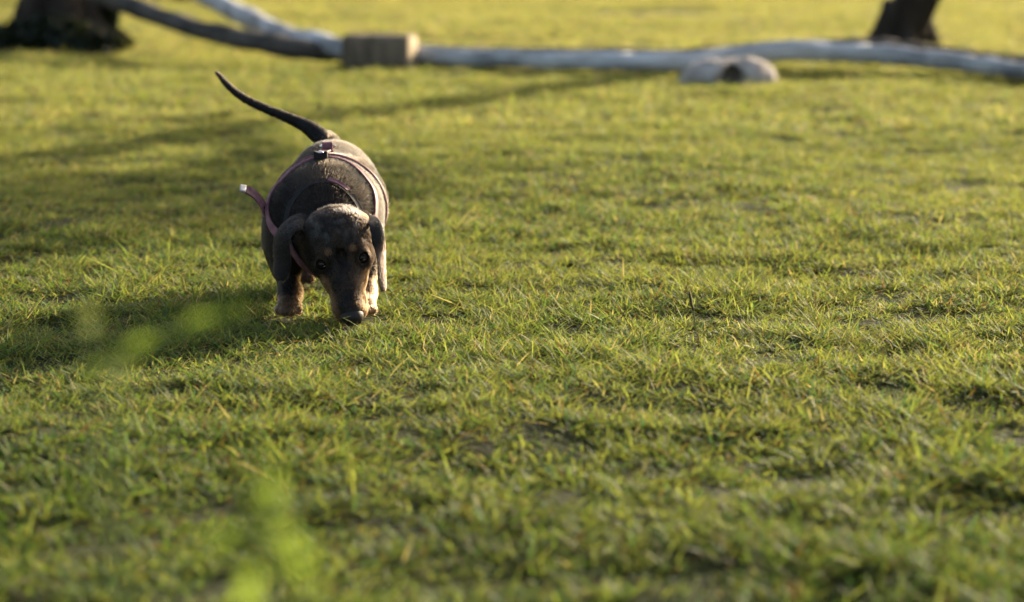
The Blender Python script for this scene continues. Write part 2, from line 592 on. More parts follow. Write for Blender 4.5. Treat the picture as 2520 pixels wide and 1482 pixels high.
# ------------------------------------------------------------------ logs, block and hollow stone
log_pale = noisy('weathered_grey_wood', (.17, .165, .165), (.60, .585, .57), scale=8, rough=.85, bump=.7, bscale=45, stretch=(.35, 1, 1), spec=.3, dist=.01)
log_dark = noisy('brown_grey_wood', (.040, .033, .027), (.12, .10, .085), scale=10, rough=.9, bump=.7, bscale=45, stretch=(.35, 1, 1), spec=.2, dist=.01)


def log(name, pts, rad, m, label, seed):
    P = np.array([at(*p) for p in pts])
    Q = catmull(np.hstack([P, np.array(rad)[:, None]]), 110)
    o = Q[len(Q) // 2, :3].copy()
    o[2] = 0
    V, F = tube(Q[:, :3] - o, Q[:, 3], 28, .17, seed)
    ob = mesh_obj(name, V, F, m, loc=tuple(o))
    return tag(ob, label, 'log', 'logs lying across the back of the lawn')


log('log', [(300, -130, 11.6), (400, -60, 10.8), (505, -8, 10.0), (600, 38, 9.3), (700, 84, 8.85), (780, 106, 8.68), (845, 119, 8.62), (930, 130, 8.6), (1020, 137, 8.55), (1260, 145, 8.36), (1500, 152, 8.22), (1680, 151, 8.2), (1800, 137, 8.2), (1950, 125, 8.2), (2100, 129, 8.2), (2250, 142, 8.12), (2400, 160, 7.95), (2540, 176, 7.8), (2800, 200, 7.5)],
    [.040, .040, .039, .038, .037, .036, .035, .034, .033, .032, .031, .031, .032, .034, .034, .032, .030, .028, .026], log_pale,
    'long pale grey log rising to the left and arching over the stone', 41)
log('log', [(215, -22, 9.95), (330, 18, 9.4), (450, 62, 9.0), (560, 90, 8.8), (640, 104, 8.68), (740, 122, 8.60), (860, 132, 8.75), (1020, 132, 8.78), (1260, 136, 8.66), (1500, 141, 8.52), (1700, 141, 8.45), (1880, 125, 8.4), (2130, 114, 8.4), (2250, 124, 8.3), (2400, 142, 8.15), (2540, 158, 8.0), (2800, 180, 7.7)],
    [.038, .038, .037, .036, .035, .034, .033, .031, .030, .029, .029, .029, .028, .027, .026, .025, .024], log_dark,
    'dark brown log leaning from the left trunk, lying behind the pale log', 57)

# sawn block of wood standing in front of the logs
blk = empty('wood_block', (-.472, 8.50, 0), 'short sawn block of brown wood in front of the pale log', 'wood block')
wood = noisy('sawn_brown_wood', (.08, .058, .04), (.22, .165, .11), scale=14, rough=.85, bump=.8, bscale=35, stretch=(1.6, 1.6, .4), spec=.2)
cutw = noisy('cut_wood_end', (.26, .195, .12), (.40, .31, .20), scale=30, rough=.8, bump=.3, bscale=60, spec=.2)
n = 40
V, F = [], []
xs = np.concatenate([[-.125, -.122, -.115], np.linspace(-.10, .095, 9), [.112, .120, .123]])
sc = np.concatenate([[.90, .97, 1.0], np.ones(9), [.99, .95, .88]])
for i, (x_, s_) in enumerate(zip(xs, sc)):
    a = np.arange(n) / n * 2 * math.pi
    e = 2 / 5.0
    yy = np.sign(np.cos(a)) * np.abs(np.cos(a)) ** e * .070 * s_
    zz = np.sign(np.sin(a)) * np.abs(np.sin(a)) ** e * .064 * s_ + .058
    nn = 1 + .05 * fbm(np.cos(a) * 2 + x_ * 9 + 5, np.sin(a) * 2 + 3, 77, 3)
    V.append(np.stack([np.full(n, x_), yy * nn, (zz - .058) * nn + .058], 1))
V = np.vstack(V)
m = len(xs)
F = [(i * n + j, (i + 1) * n + j, (i + 1) * n + (j + 1) % n, i * n + (j + 1) % n) for i in range(m - 1) for j in range(n)]
F.append(tuple(range(n)))
bo = mesh_obj('block', V, F, wood, blk)
# the sawn end, a shallow dome on the right side
Ve, Fe = [], []
for k, (rr, xx) in enumerate([(.88, .123), (.6, .1265), (.3, .1275)]):
    a = np.arange(n) / n * 2 * math.pi
    e = 2 / 5.0
    Ve.append(np.stack([np.full(n, xx), np.sign(np.cos(a)) * np.abs(np.cos(a)) ** e * .070 * rr, np.sign(np.sin(a)) * np.abs(np.sin(a)) ** e * .064 * rr + .058], 1))
Ve = np.vstack(Ve + [np.array([[.128, 0, .058]])])
Fe = [(i * n + j, (i + 1) * n + j, (i + 1) * n + (j + 1) % n, i * n + (j + 1) % n) for i in range(2) for j in range(n)] + [(2 * n + j, 3 * n, 2 * n + (j + 1) % n) for j in range(n)]
mesh_obj('sawn_end', Ve, Fe, cutw, blk)
blk.rotation_euler = (0, 0, R(-14))

# low pale stone with a hollow in its front
fs = Field((-.19, -.12, -.04), (.19, .14, .12), .004)
fs.ell((0, .01, .0), (.158, .09, .072), .02)
fs.ell((-.05, .0, .01), (.10, .085, .064), .02)
fs.ell((.07, .02, .015), (.085, .08, .064), .02)
fs.cap((.012, -.13, .022), (.012, .03, .022), .040, .030, .012, 'sub')
fs.ell((.012, -.09, .0), (.058, .06, .05), .01, 'sub')
V, Q = fs.skin()
V = V + (.006 * np.stack([vnoise(V[:, 1] * 40, V[:, 2] * 40, 3), vnoise(V[:, 0] * 40, V[:, 2] * 40, 4), vnoise(V[:, 0] * 40, V[:, 1] * 40, 5)], 1))
stone = noisy('pale_stone', (.24, .20, .17), (.46, .40, .36), scale=22, rough=.9, bump=.6, bscale=60, spec=.2)
so = link('stone', fast_mesh('stone', V, Q, np.zeros((0, 3), int)), stone, loc=(.705, 7.74, 0))
tag(so, 'low pale rounded stone with a dark hollow under the arching log', 'stone')

# ------------------------------------------------------------------ the dog
O = np.array((-.245, 3.12, 0.0))                 # where it stands
dog = empty('dog', tuple(O), 'small black and tan dachshund sniffing the grass in a harness', 'dog')
Fd = Field((-.46, 2.83, -.01), (-.13, 3.52, .31), .0018)
# trunk of the body
Fd.ell((-.244, 3.115, .125), (.073, .11, .065), .02)
Fd.ell((-.246, 3.20, .121), (.060, .13, .066), .03)
Fd.ell((-.214, 3.20, .112), (.028, .09, .050), .03)
Fd.ell((-.254, 3.33, .132), (.060, .085, .063), .03)
Fd.ell((-.298, 3.335, .098), (.025, .052, .055), .02)
Fd.ell((-.213, 3.34, .098), (.025, .052, .055), .02)
Fd.ell((-.247, 3.20, .100), (.052, .13, .040), .03)
# shoulders, chest, neck
Fd.ell((-.298, 3.065, .100), (.027, .045, .058), .02)
Fd.ell((-.197, 3.065, .100), (.025, .045, .058), .02)
Fd.ell((-.244, 3.045, .102), (.056, .05, .042), .025)
Fd.cap((-.244, 3.088, .129), (-.234, 3.005, .090), .059, .043, .02)
D_torso = Fd.D.copy()
# front legs
for sx, cx in ((-1, -.2985), (1, -.1915)):
    fx = -.2865 if sx < 0 else -.1905
    Fd.cap((cx + .002 * sx * -1, 3.05, .085), (cx + (fx - cx) * .4, 3.045, .055), .022, .0160, .014)
    Fd.cap((cx + (fx - cx) * .4, 3.045, .055), (fx, 3.018, .026), .0148, .0125, .010)
    Fd.cap((fx, 3.018, .026), (fx, 2.998, .015), .0145, .014, .010)
    for tx, dy, r in ((-.0105, .003, .0058), (-.0037, -.003, .0066), (.0037, -.003, .0066), (.0105, .003, .0058)):
        Fd.cap((fx + tx * .8, 3.0, .014), (fx + tx * 1.15, 2.984 + dy, .0085), r, r * .95, .003)
# hind legs: thigh, shank, hock, paw
for cx, py_, hk in ((-.300, 3.262, 3.315), (-.212, 3.36, 3.40)):
    Fd.cap((cx, 3.335, .095), (cx - .002, (py_ + 3.31) / 2, .062), .03, .021, .016)
    Fd.cap((cx - .002, (py_ + 3.31) / 2, .062), (cx + .004, hk, .040), .018, .0115, .010)
    Fd.cap((cx + .004, hk, .040), (cx + .008, py_ + .018, .014), .0115, .011, .008)
    for tx in (-.008, 0, .008):
        Fd.cap((cx + .008 + tx * .8, py_ + .015, .013), (cx + .008 + tx * 1.2, py_ - .004, .009), .0068, .0062, .003)
# tail
tail = [((812, 354, 3.375), .0150), ((790, 338, 3.392), .0138), ((765, 318, 3.403), .0115), ((738, 303, 3.415), .0092), ((694, 284, 3.425), .0072), ((652, 267, 3.435), .0065), ((613, 249, 3.445), .0059), ((582, 229, 3.455), .0053), ((556, 205, 3.465), .0043), ((541, 187, 3.472), .0029), ((531, 178, 3.478), .0012)]
tp = catmull([np.append(at(*p), r * .86) for p, r in tail], 30)
for a, b in zip(tp[:-1], tp[1:]):
    Fd.cap(a[:3], b[:3], a[3], b[3], .003)
TAIL = tp[:, :3]
# folds of loose skin over the right flank
sl, X, Y, Z = Fd.sub((-.235, 3.10, .08), (-.15, 3.33, .20), 0)
wv = np.cos(2 * math.pi * (Y - 3.13 - .25 * (Z - .13) + .35 * (X + .2)) / .034)
mk = np.exp(-((Y - 3.19) / .055) ** 2) * np.clip((X + .232) / .03, 0, 1) * np.clip((Z - .085) / .03, 0, 1)
Fd.D[sl] += (.0038 * wv * mk).astype(np.float32)

# head, laid out along its own axes: s across, a towards the nose, u out of the forehead
HC = np.array((-.2215, 2.972, .1065))
NT = np.array((-.2000, 2.911, .0135))
KA = .82                                         # length of the head against its width
ha = (NT - HC) / np.linalg.norm(NT - HC)
hs0 = np.array((math.cos(R(-1.5)), 0.0, math.sin(R(-1.5))))
hs = hs0 - ha * (hs0 @ ha)
hs /= np.linalg.norm(hs)
hu = np.cross(ha, hs)
HM = np.stack([hs, ha, hu])


def H(s, a, u):
    return HC + (hs * s + ha * a * KA + hu * u) * .01


def hel(c, r, k=.01, op='add'):
    Fd.ell(H(*c), np.array(r) * (.01, .01 * KA, .01), k, op, HM)


HL = np.linalg.norm(NT - HC) * 100          # about 14 cm
hel((0, -.2, .1), (4.7, 4.3, 3.75), .010)
hel((0, 2.2, .5), (3.75, 3.6, 2.7), .012)
Fd.cap(H(0, -1.0, -2.0), H(0, -2.0, -4.5), .033, .038, .015)       # nape into the neck
for s in (-1, 1):
    hel((s * 2.75, 1.8, -1.2), (1.75, 3.5, 2.2), .012)
    hel((s * 2.45, 4.4, -.1), (1.2, 1.7, 1.1), .012)
    hel((s * 1.75, 3.7, 1.55), (1.25, 1.35, 1.0), .010)
    hel((s * 1.7, 6.2, -.7), (1.15, 2.4, 1.3), .012)
Fd.cap(H(0, 4.2, -.3), H(0, 12.3, -.75), .0262, .0185, .012)
Fd.cap(H(0, 5.0, .9), H(0, 13.0, .25), .0130, .0110, .012)      # bridge of the nose
for s in (-1, 1):
    hel((s * 1.05, 11.3, -1.35), (1.10, 2.3, 1.25), .008)
Fd.cap(H(0, 3.0, -2.6), H(0, 11.9, -2.55), .0165, .0105, .010)
for s in (-1, 1):                                                # mouth line and eye sockets
    Fd.cap(H(s * 2.5, 6.2, -2.1), H(s * 1.55, 13.2, -2.15), .0012, .0010, .003, 'sub')
    hel((s * 2.45, 5.05, 1.05), (1.05, 1.05, .95), .006)
    Fd.ell(H(s * 2.55, 5.15, 1.30), (.0073, .0073, .0073), .003, 'sub')
hel((0, 5.2, 2.3), (.6, 1.6, .45), .008, 'sub')                 # stop between the eyes

BV, BQ = Fd.skin()
# ears: hanging flaps with real thickness, their roots sunk in the skull
def ear(rows, n=34, m=15, th=.0016, bulge=.006, sgn=1):
    Fp = catmull([at(*r[0]) for r in rows], n)
    Bp = catmull([at(*r[1]) for r in rows], n)
    V = []
    for i in range(n):
        T = Fp[min(i + 1, n - 1)] - Fp[max(i - 1, 0)]
        Wd = Bp[i] - Fp[i]
        N = np.cross(T, Wd)
        N = N / (np.linalg.norm(N) + 1e-9) * sgn
        v = np.linspace(0, 1, m)
        b = 4 * v * (1 - v)
        mid = Fp[i] + Wd * v[:, None] + N * (bulge * b * math.sin(min(i / n * 4, math.pi / 2)))[:, None]
        t = th * (.35 + .65 * np.sqrt(b))
        V.append(np.vstack([mid + N * t[:, None], (mid - N * t[:, None])[::-1]]))
    V = np.vstack(V)
    k = 2 * m
    F = [(i * k + j, i * k + (j + 1) % k, (i + 1) * k + (j + 1) % k, (i + 1) * k + j) for i in range(n - 1) for j in range(k)]
    F += [((n - 1) * k + j, (n - 1) * k + j + 1, (n - 1) * k + k - 2 - j, (n - 1) * k + k - 1 - j) for j in range(m - 1)]
    side = np.tile(np.concatenate([np.ones(m), -np.ones(m)]), n)
    return V, np.array(F), side, np.repeat(np.arange(n) / n, k)


EL = ear([((768, 585, 2.955), (757, 530, 2.988)), ((742, 566, 2.950), (728, 531, 2.990)), ((722, 574, 2.945), (702, 550, 2.992)), ((713, 597, 2.942), (682, 576, 2.984)), ((714, 622, 2.942), (676, 606, 2.976)), ((716, 650, 2.943), (676, 640, 2.969)), ((711, 674, 2.944), (674, 668, 2.963)), ((698, 692, 2.945), (684, 690, 2.954))], sgn=-1, bulge=.0035, th=.0013)
ER = ear([((882, 556, 2.957), (880, 530, 2.985)), ((906, 552, 2.957), (918, 531, 2.985)), ((913, 575, 2.951), (938, 548, 2.968)), ((916, 597, 2.949), (946, 575, 2.960)), ((923, 617, 2.948), (948, 602, 2.962)), ((929, 645, 2.945), (948, 640, 2.97)), ((930, 680, 2.945), (949, 680, 2.965)), ((934, 706, 2.945), (950, 702, 2.96)), ((939, 718, 2.947), (946, 716, 2.955))], sgn=1, bulge=.002, th=.0013)


def body_color(P):
    q = (P - HC) * 100
    s, a, u = q @ hs, q @ ha / KA, q @ hu
    n1 = vnoise(P[:, 0] * 160 + 3, P[:, 1] * 160 + P[:, 2] * 210, 5)
    n2 = fbm(s * 1.25 + 9, a * 1.25, 8, 3)
    col = np.tile(np.array((.0075, .0046, .0030)), (len(P), 1))
    body = np.clip((P[:, 1] - 2.993) / .04, 0, 1)[:, None]
    col = col * (1 - body) + np.array((.0105, .0076, .0050)) * (1 + 1.5 * fbm(P[:, 0] * 45 + P[:, 2] * 30, P[:, 1] * 30 + 4, 44, 3))[:, None].clip(.35, 2) * body
    tl = np.clip((-.258 - P[:, 0]) / .012, 0, 1) * (P[:, 1] > 3.36) * np.clip((P[:, 2] - .178) / .01, 0, 1)
    col = col * (1 - tl[:, None]) + np.array((.004, .003, .0024)) * tl[:, None]
    tan, deep = np.array((.215, .115, .055)), np.array((.20, .10, .045))
    def mix(m, c):
        m = np.clip(m, 0, 1)[:, None]
        col[:] = col * (1 - m) + c * m
    head = (a > -3.5) & (P[:, 1] < 3.0) & (np.abs(s) < 5) & (a < 16)
    # patchy brown and black of the head
    n3 = fbm(s * .8 + 31, a * .8 + u * .5, 15, 3)
    mix(np.clip((n3 - .02) * 3, 0, 1) * head * .8, np.array((.026, .0145, .0080)))
    # grey dapple on the crown of the head
    dap = np.clip((n2 + .02) * 4, 0, 1) * np.clip((3.8 - a) / 2, 0, 1) * np.clip((u - 1.2) / .8, 0, 1) * np.clip((3.6 - np.abs(s)) / .8, 0, 1) * head
    mix(dap * .8, np.array((.055, .048, .044)))
    # tan cheeks and muzzle sides, brow spots, chin
    e = np.abs(s) - (1.05 + .10 * (11 - a).clip(0, 8)) + .5 * n1
    mix(np.clip(e * 1.1, 0, 1) * .85 * np.clip((a - 6.3 + n1) / 1.2, 0, 1) * np.clip((14.2 - a) / .8, 0, 1) * np.clip((1.1 - u) / .6, 0, 1) * head, tan * .7)
    mix(np.clip((-2.0 - u) / .5, 0, 1) * (a > 3) * head, tan * .8)
    for sg in (-1, 1):
        d = np.sqrt((s - sg * 1.55) ** 2 + (a - 4.2) ** 2)
        mix(np.clip((.62 - d) / .3, 0, 1) * (u > 1) * head * .5, deep)
    # tan feet; shade and sunlit right side of the forelegs put into the tan
    legs = (P[:, 2] < .075) & (P[:, 1] > 2.96) & (np.abs(P[:, 0] + .24) < .09) & ~((a > 0) & (np.abs(s) < 3.2) & (P[:, 1] < 2.975))
    rel = np.where(P[:, 0] < -.24, P[:, 0] + .2865, P[:, 0] + .1905)
    mix(np.clip((.030 - P[:, 2] + .010 * n1) / .012, 0, 1) * legs * (P[:, 1] < 3.2), tan * .38)
    mix(np.clip((rel - .004) / .006, 0, 1) * np.clip((.050 - P[:, 2]) / .012, 0, 1) * legs * (P[:, 1] < 3.1), tan * .7)
    mix(np.clip((.03 - P[:, 2]) / .012, 0, 1) * legs * (P[:, 1] > 3.2) * .5, deep * .4)
    return col


Vall = [BV, EL[0], ER[0]]
cb = body_color(BV)
ce = np.tile(np.array((.0060, .0040, .0029)), (len(EL[0]), 1))
ce[EL[2] < 0] = (.09, .055, .04)
cr = np.tile(np.array((.0060, .0040, .0029)), (len(ER[0]), 1))
low = np.clip((ER[3] - .42) / .15, 0, 1)[:, None]
pink = np.array((.10, .06, .046))  # warm sheen of sunlit hair put into the lower right ear's colour
cr = cr * (1 - low * .9) + pink * low * .9
Va = np.vstack(Vall) - O
Qa = np.vstack([BQ, EL[1] + len(BV), ER[1] + len(BV) + len(EL[0])])
cols = np.vstack([cb, ce, cr])
bm_ = fast_mesh('body', Va, Qa, np.zeros((0, 3), int))
color_attr(bm_, cols)


def coat_material(name, rough):
    m = mat(name, (.02, .02, .02), rough, .2)
    n, l = m.node_tree.nodes, m.node_tree.links
    p = n['Principled BSDF']
    a = n.new('ShaderNodeAttribute')
    a.attribute_name = 'col'
    l.new(a.outputs['Color'], p.inputs['Base Color'])
    return m


coat = coat_material('short_coat', .55)
body = link('body', bm_, coat, dog)


# fur: short strands lying along the lie of the coat
def make_fur(nstr, seed):
    rg = np.random.default_rng(seed)
    P3 = np.vstack(Vall)
    tri = np.vstack([Qa[:, [0, 1, 2]], Qa[:, [0, 2, 3]]])
    A, B, Cc = P3[tri[:, 0]], P3[tri[:, 1]], P3[tri[:, 2]]
    N = np.cross(B - A, Cc - A)
    ar = np.linalg.norm(N, axis=1)
    N = N / (ar[:, None] + 1e-12)
    seen = np.where(N[:, 1] > .55, .25, 1.0)          # fewer strands on the rump's far side
    idx = rg.choice(len(tri), nstr, p=ar * seen / (ar * seen).sum())
    r1, r2 = rg.random(nstr), rg.random(nstr)
    f = r1 + r2 > 1
    r1[f], r2[f] = 1 - r1[f], 1 - r2[f]
    p = A[idx] + (B[idx] - A[idx]) * r1[:, None] + (Cc[idx] - A[idx]) * r2[:, None]
    nn = N[idx]
    kc = cols[tri[idx, 0]]
    qh = (p - HC) * 100
    s, a, u = qh @ hs, qh @ ha / KA, qh @ hu
    head = (a > -3.2) & (p[:, 1] < 2.998) & (np.abs(s) < 6)
    eye = np.zeros(nstr, bool)
    for sg in (-1, 1):
        eye |= np.linalg.norm(qh - (H(sg * 2.5, 5.15, 1.3) - HC) * 100, axis=1) < 1.0
    nose = (a > 13.6)
    flow = np.tile(np.array((0, 1.0, -.35)), (nstr, 1))
    flow[head] = -ha
    leg = (p[:, 2] < .08) & ~head
    flow[leg] = (0, .3, -1)
    tl = (p[:, 1] > 3.365) & (p[:, 0] < -.265) & (p[:, 2] > .188)
    flow[tl] = TAIL[-1] - TAIL[0]
    flow = flow / np.linalg.norm(flow, axis=1)[:, None]
    flow = flow + rg.normal(0, .13, (nstr, 3)) + .25 * np.stack([vnoise(p[:, 1] * 60, p[:, 2] * 60, 91), vnoise(p[:, 0] * 60, p[:, 2] * 60, 92), vnoise(p[:, 0] * 60, p[:, 1] * 60, 93)], 1)
    flow -= nn * (flow * nn).sum(1)[:, None]
    flow /= np.linalg.norm(flow, axis=1)[:, None] + 1e-9
    L = np.where(head, .0036, .0072) * rg.uniform(.6, 1.3, nstr)
    L = np.where(tl, .0045, L)
    liftk = np.where(tl, .5, 1.0)
    earv = (idx % len(Qa)) >= len(BQ)
    L = np.where(earv, L * .75, L)
    L = np.where(leg, .0038, L)
    lift = np.where(head, .22, .27) * liftk * rg.uniform(.6, 1.4, nstr)
    ok = ~eye & ~nose
    p, nn, flow, L, lift, kc = p[ok], nn[ok], flow[ok], L[ok], lift[ok], kc[ok]
    pts = np.stack([p - nn * .0004,
                    p + (flow * .5 + nn * lift[:, None] * .75) * L[:, None],
                    p + (flow * 1.0 + nn * lift[:, None]) * L[:, None]], 1) - O
    n = len(p)
    cu = bpy.data.hair_curves.new('fur')
    cu.add_curves([3] * n)
    cu.attributes['position'].data.foreach_set('vector', pts.astype(np.float32).ravel())
    ra = cu.attributes.get('radius') or cu.attributes.new('radius', 'FLOAT', 'POINT')
    ra.data.foreach_set('value', np.tile(np.array((.00020, .00017, .00004), np.float32), n))
    ca = cu.attributes.new('col', 'FLOAT_COLOR', 'CURVE')
    c4 = np.ones((n, 4), np.float32)
    clumpy = 1 + .9 * vnoise(p[:, 0] * 210, p[:, 1] * 120 + p[:, 2] * 190, 61) + .5 * vnoise(p[:, 0] * 420, p[:, 1] * 200 + p[:, 2] * 380, 62)
    c4[:, :3] = kc * (rg.uniform(.75, 1.35, n) * clumpy)[:, None]
    ca.data.foreach_set('color', c4.ravel())
    m = bpy.data.materials.new('fur_strand')
    m.use_nodes = True
    t = m.node_tree
    for x in list(t.nodes):
        if x.type == 'BSDF_PRINCIPLED':
            t.nodes.remove(x)
    hb = t.nodes.new('ShaderNodeBsdfHairPrincipled')
    hb.parametrization = 'COLOR'
    hb.inputs['IOR'].default_value = 1.26
    hb.inputs['Roughness'].default_value = .42
    hb.inputs['Radial Roughness'].default_value = .5
    at_ = t.nodes.new('ShaderNodeAttribute')
    at_.attribute_name = 'col'
    t.links.new(at_.outputs['Color'], hb.inputs['Color'])
    t.links.new(hb.outputs[0], t.nodes['Material Output'].inputs['Surface'])
    cu.materials.append(m)
    ob = bpy.data.objects.new('fur', cu)
    COL.objects.link(ob)
    ob.parent = dog


make_fur(150000, 5)


# eyes and nose
def ball(c, r, M, nu=24, nv=16):
    V = [c + M.T @ (np.array(r) * (0, 0, 1))]
    for i in range(1, nv):
        for j in range(nu):
            a, b = i / nv * math.pi, j / nu * 2 * math.pi
            V.append(c + M.T @ (np.array(r) * (math.sin(a) * math.cos(b), math.sin(a) * math.sin(b), math.cos(a))))
    V.append(c - M.T @ (np.array(r) * (0, 0, 1)))
    F = [(0, 1 + j, 1 + (j + 1) % nu) for j in range(nu)]
    F += [(1 + (i - 1) * nu + j, 1 + i * nu + j, 1 + i * nu + (j + 1) % nu, 1 + (i - 1) * nu + (j + 1) % nu) for i in range(1, nv - 1) for j in range(nu)]
    F += [(1 + (nv - 2) * nu + j, len(V) - 1, 1 + (nv - 2) * nu + (j + 1) % nu) for j in range(nu)]
    return np.array(V), F


eye_m = mat('wet_dark_eye', (.010, .006, .004), .16, .25)
lid_m = mat('eyelid_rim', (.008, .006, .005), .8, .1)
scl_m = mat('eye_white', (.16, .14, .115), .25, .5)
for s in (-1, 1):
    ec = H(s * 2.50, 5.05, 1.18)
    look = np.array((0, 0, .49)) - ec
    look /= np.linalg.norm(look)
    sx = np.cross(np.array((0, 0, 1.0)), look)
    sx /= np.linalg.norm(sx)
    EM = np.stack([sx, np.cross(look, sx), look])
    V, F = ball(ec, (.0063, .0061, .0063), EM)
    e = mesh_obj('eye', V - O, F, eye_m, dog)
    # fur-dark lids: a shell round the eyeball with an almond opening
    na, nb_ = 30, 40
    V = [ec + .0069 * (look * math.cos(a_) + math.sin(a_) * (sx * math.cos(b_) + EM[1] * math.sin(b_))) for a_ in np.linspace(.04, 1.75, na) for b_ in np.arange(nb_) / nb_ * 2 * math.pi]
    F = []
    for a_ in range(na - 1):
        for b_ in range(nb_):
            f4 = (a_ * nb_ + b_, a_ * nb_ + (b_ + 1) % nb_, (a_ + 1) * nb_ + (b_ + 1) % nb_, (a_ + 1) * nb_ + b_)
            c_ = (sum(V[k_] for k_ in f4) / 4 - ec) / .0069
            x_, y_ = (c_ @ sx) / .82, c_ @ EM[1]
            h_ = math.sqrt(max(0, 1 - x_ * x_))
            if not (-.50 * h_ < y_ < .34 * h_ and c_ @ look > .3):
                F.append(f4)
    mesh_obj('eyelid', np.array(V) - O, F, lid_m, e)
    # a sliver of white at the lower inner corner
    arc = np.array([ec + look * .0047 + sx * .0041 * math.cos(t) + EM[1] * .0036 * math.sin(t) for t in np.linspace(R(-95), R(-20), 10)])
    V, F = tube(arc, np.sin(np.linspace(.15, 3.0, 10)) * .0006 + .00015, 8)
    mesh_obj('eye_white', V - O, F, scl_m, e)

fn = Field(H(0, 14, 0) - .030, H(0, 14, 0) + .030, .0008)
fn.ell(H(0, 13.8, -.1), np.array((1.48, 1.25, 1.35)) * .01, .004, 'add', HM)
fn.ell(H(0, 14.0, .25), np.array((1.05, .95, .85)) * .01, .004, 'add', HM)
for s in (-1, 1):
    fn.cap(H(s * .62, 15.2, -.25), H(s * .75, 14.2, -.15), .0026, .0016, .002, 'sub')
    fn.cap(H(s * .75, 14.75, -.3), H(s * 1.35, 14.1, -.55), .0013, .0006, .0015, 'sub')
fn.cap(H(0, 15.3, -.1), H(0, 14.7, -1.3), .0006, .0006, .001, 'sub')
V, Q = fn.skin()
nose_m = noisy('wet_black_nose', (.010, .008, .007), (.018, .014, .012), scale=300, rough=.55, bump=.4, bscale=900, spec=.28, dist=.001)
nm = fast_mesh('nose', V - O, Q, np.zeros((0, 3), int))
link('nose', nm, nose_m, dog)

# ------------------------------------------------------------------ harness and collar
leather = noisy('maroon_leather', (.11, .038, .046), (.24, .11, .12), scale=120, rough=.6, bump=.35, bscale=420, spec=.3, dist=.001)
black_l = noisy('black_leather', (.012, .010, .010), (.022, .017, .016), scale=120, rough=.7, bump=.3, bscale=420, spec=.2, dist=.001)
steel = mat('bright_steel', (.62, .60, .57), .22, .5, 1.0)


def band(P, Wd, N, wid, th, closed=True, piping=0.0):
    """flat strap swept along P; Wd across, N outwards"""
    hw, ht = wid / 2, th / 2
    prof = [(-hw, -ht), (hw, -ht), (hw + piping * .4, 0), (hw, ht + piping), (hw * .80, ht + piping * .2), (0, ht * 1.1), (-hw * .80, ht + piping * .2), (-hw, ht + piping), (-hw - piping * .4, 0)]
    k, n = len(prof), len(P)
    V = np.vstack([[P[i] + Wd[i] * a + N[i] * b for a, b in prof] for i in range(n)])
    F = [(i * k + j, i * k + (j + 1) % k, ((i + 1) % n) * k + (j + 1) % k, ((i + 1) % n) * k + j) for i in range(n if closed else n - 1) for j in range(k)]
    if not closed:
        F += [tuple(range(k))[::-1], tuple((n - 1) * k + j for j in range(k))]
    return V, F


def loop_on_body(center, e1, e2, n=120, off=.0030):
    """strap path: rays in a plane from the centre out to the coat"""
    center = np.array(center, float)
    e1 = np.array(e1, float) / np.linalg.norm(e1)
    e2 = np.array(e2, float) - e1 * (np.array(e2) @ e1)
    e2 /= np.linalg.norm(e2)
    th = np.arange(n) / n * 2 * math.pi
    ds = np.arange(.0, .16, .0006)
    d = np.cos(th)[:, None] * e1 + np.sin(th)[:, None] * e2
    pp = center + d[:, None] * ds[None, :, None]
    val = Fd.at(pp, D_torso)
    inside = val < 0
    r = np.array([ds[np.nonzero(i)[0].max()] if i.any() else .05 for i in inside])
    ker = np.exp(-np.linspace(-2, 2, 9) ** 2)
    ker /= ker.sum()
    r = np.convolve(np.concatenate([r[-4:], r, r[:4]]), ker, 'valid')
    P = center + d * (r + off)[:, None]
    N = Fd.grad(P, D_torso, .006)
    T = np.roll(P, -1, 0) - np.roll(P, 1, 0)
    T /= np.linalg.norm(T, axis=1)[:, None]
    N -= T * (N * T).sum(1)[:, None]
    N /= np.linalg.norm(N, axis=1)[:, None]
    return P, np.cross(T, N), N


harness = bpy.data.objects.new('harness', None)
COL.objects.link(harness)
harness.parent = dog
top = np.array((-.2475, 3.088, .19))
low_ = np.array((-.243, 2.985, .070))
cen = (top + low_) / 2
P, Wd, N = loop_on_body(cen, (1, 0, 0), top - low_)
V, F = band(P, Wd * (1 + 1.1 * np.clip((.125 - P[:, 2]) / .03, 0, 1))[:, None], N, .0064, .0024, True, .0006)
mesh_obj('chest_strap', V - O, F, leather, harness)
P2, W2, N2 = loop_on_body((-.2465, 3.125, .115), (1, 0, 0), (0, -.06, 1))
V, F = band(P2, W2, N2, .0080, .0028, True, .0010)
mesh_obj('girth_strap', V - O, F, leather, harness)
# strap along the spine between the two, its keeper, rivet and ring
i1 = np.argmin(np.abs(P[:, 0] + .2475) + 10 * (P[:, 2] < .15))
i2 = np.argmin(np.abs(P2[:, 0] + .2475) + 10 * (P2[:, 2] < .15))
A1, A2 = P[i1], P2[i2]
sp = catmull([A1 + (0, -.007, .003), A1 + (0, .004, .0050), (A1 + A2) / 2 + (0, 0, .0060), A2 + (0, 0, .0055), A2 + (0, .016, .006)], 24)
V, F = band(sp, np.tile((1.0, 0, 0), (24, 1)), np.tile((0, -.1, 1.0), (24, 1)), .0125, .0026, False, .0008)
mesh_obj('back_strap', V - O, F, leather, harness)
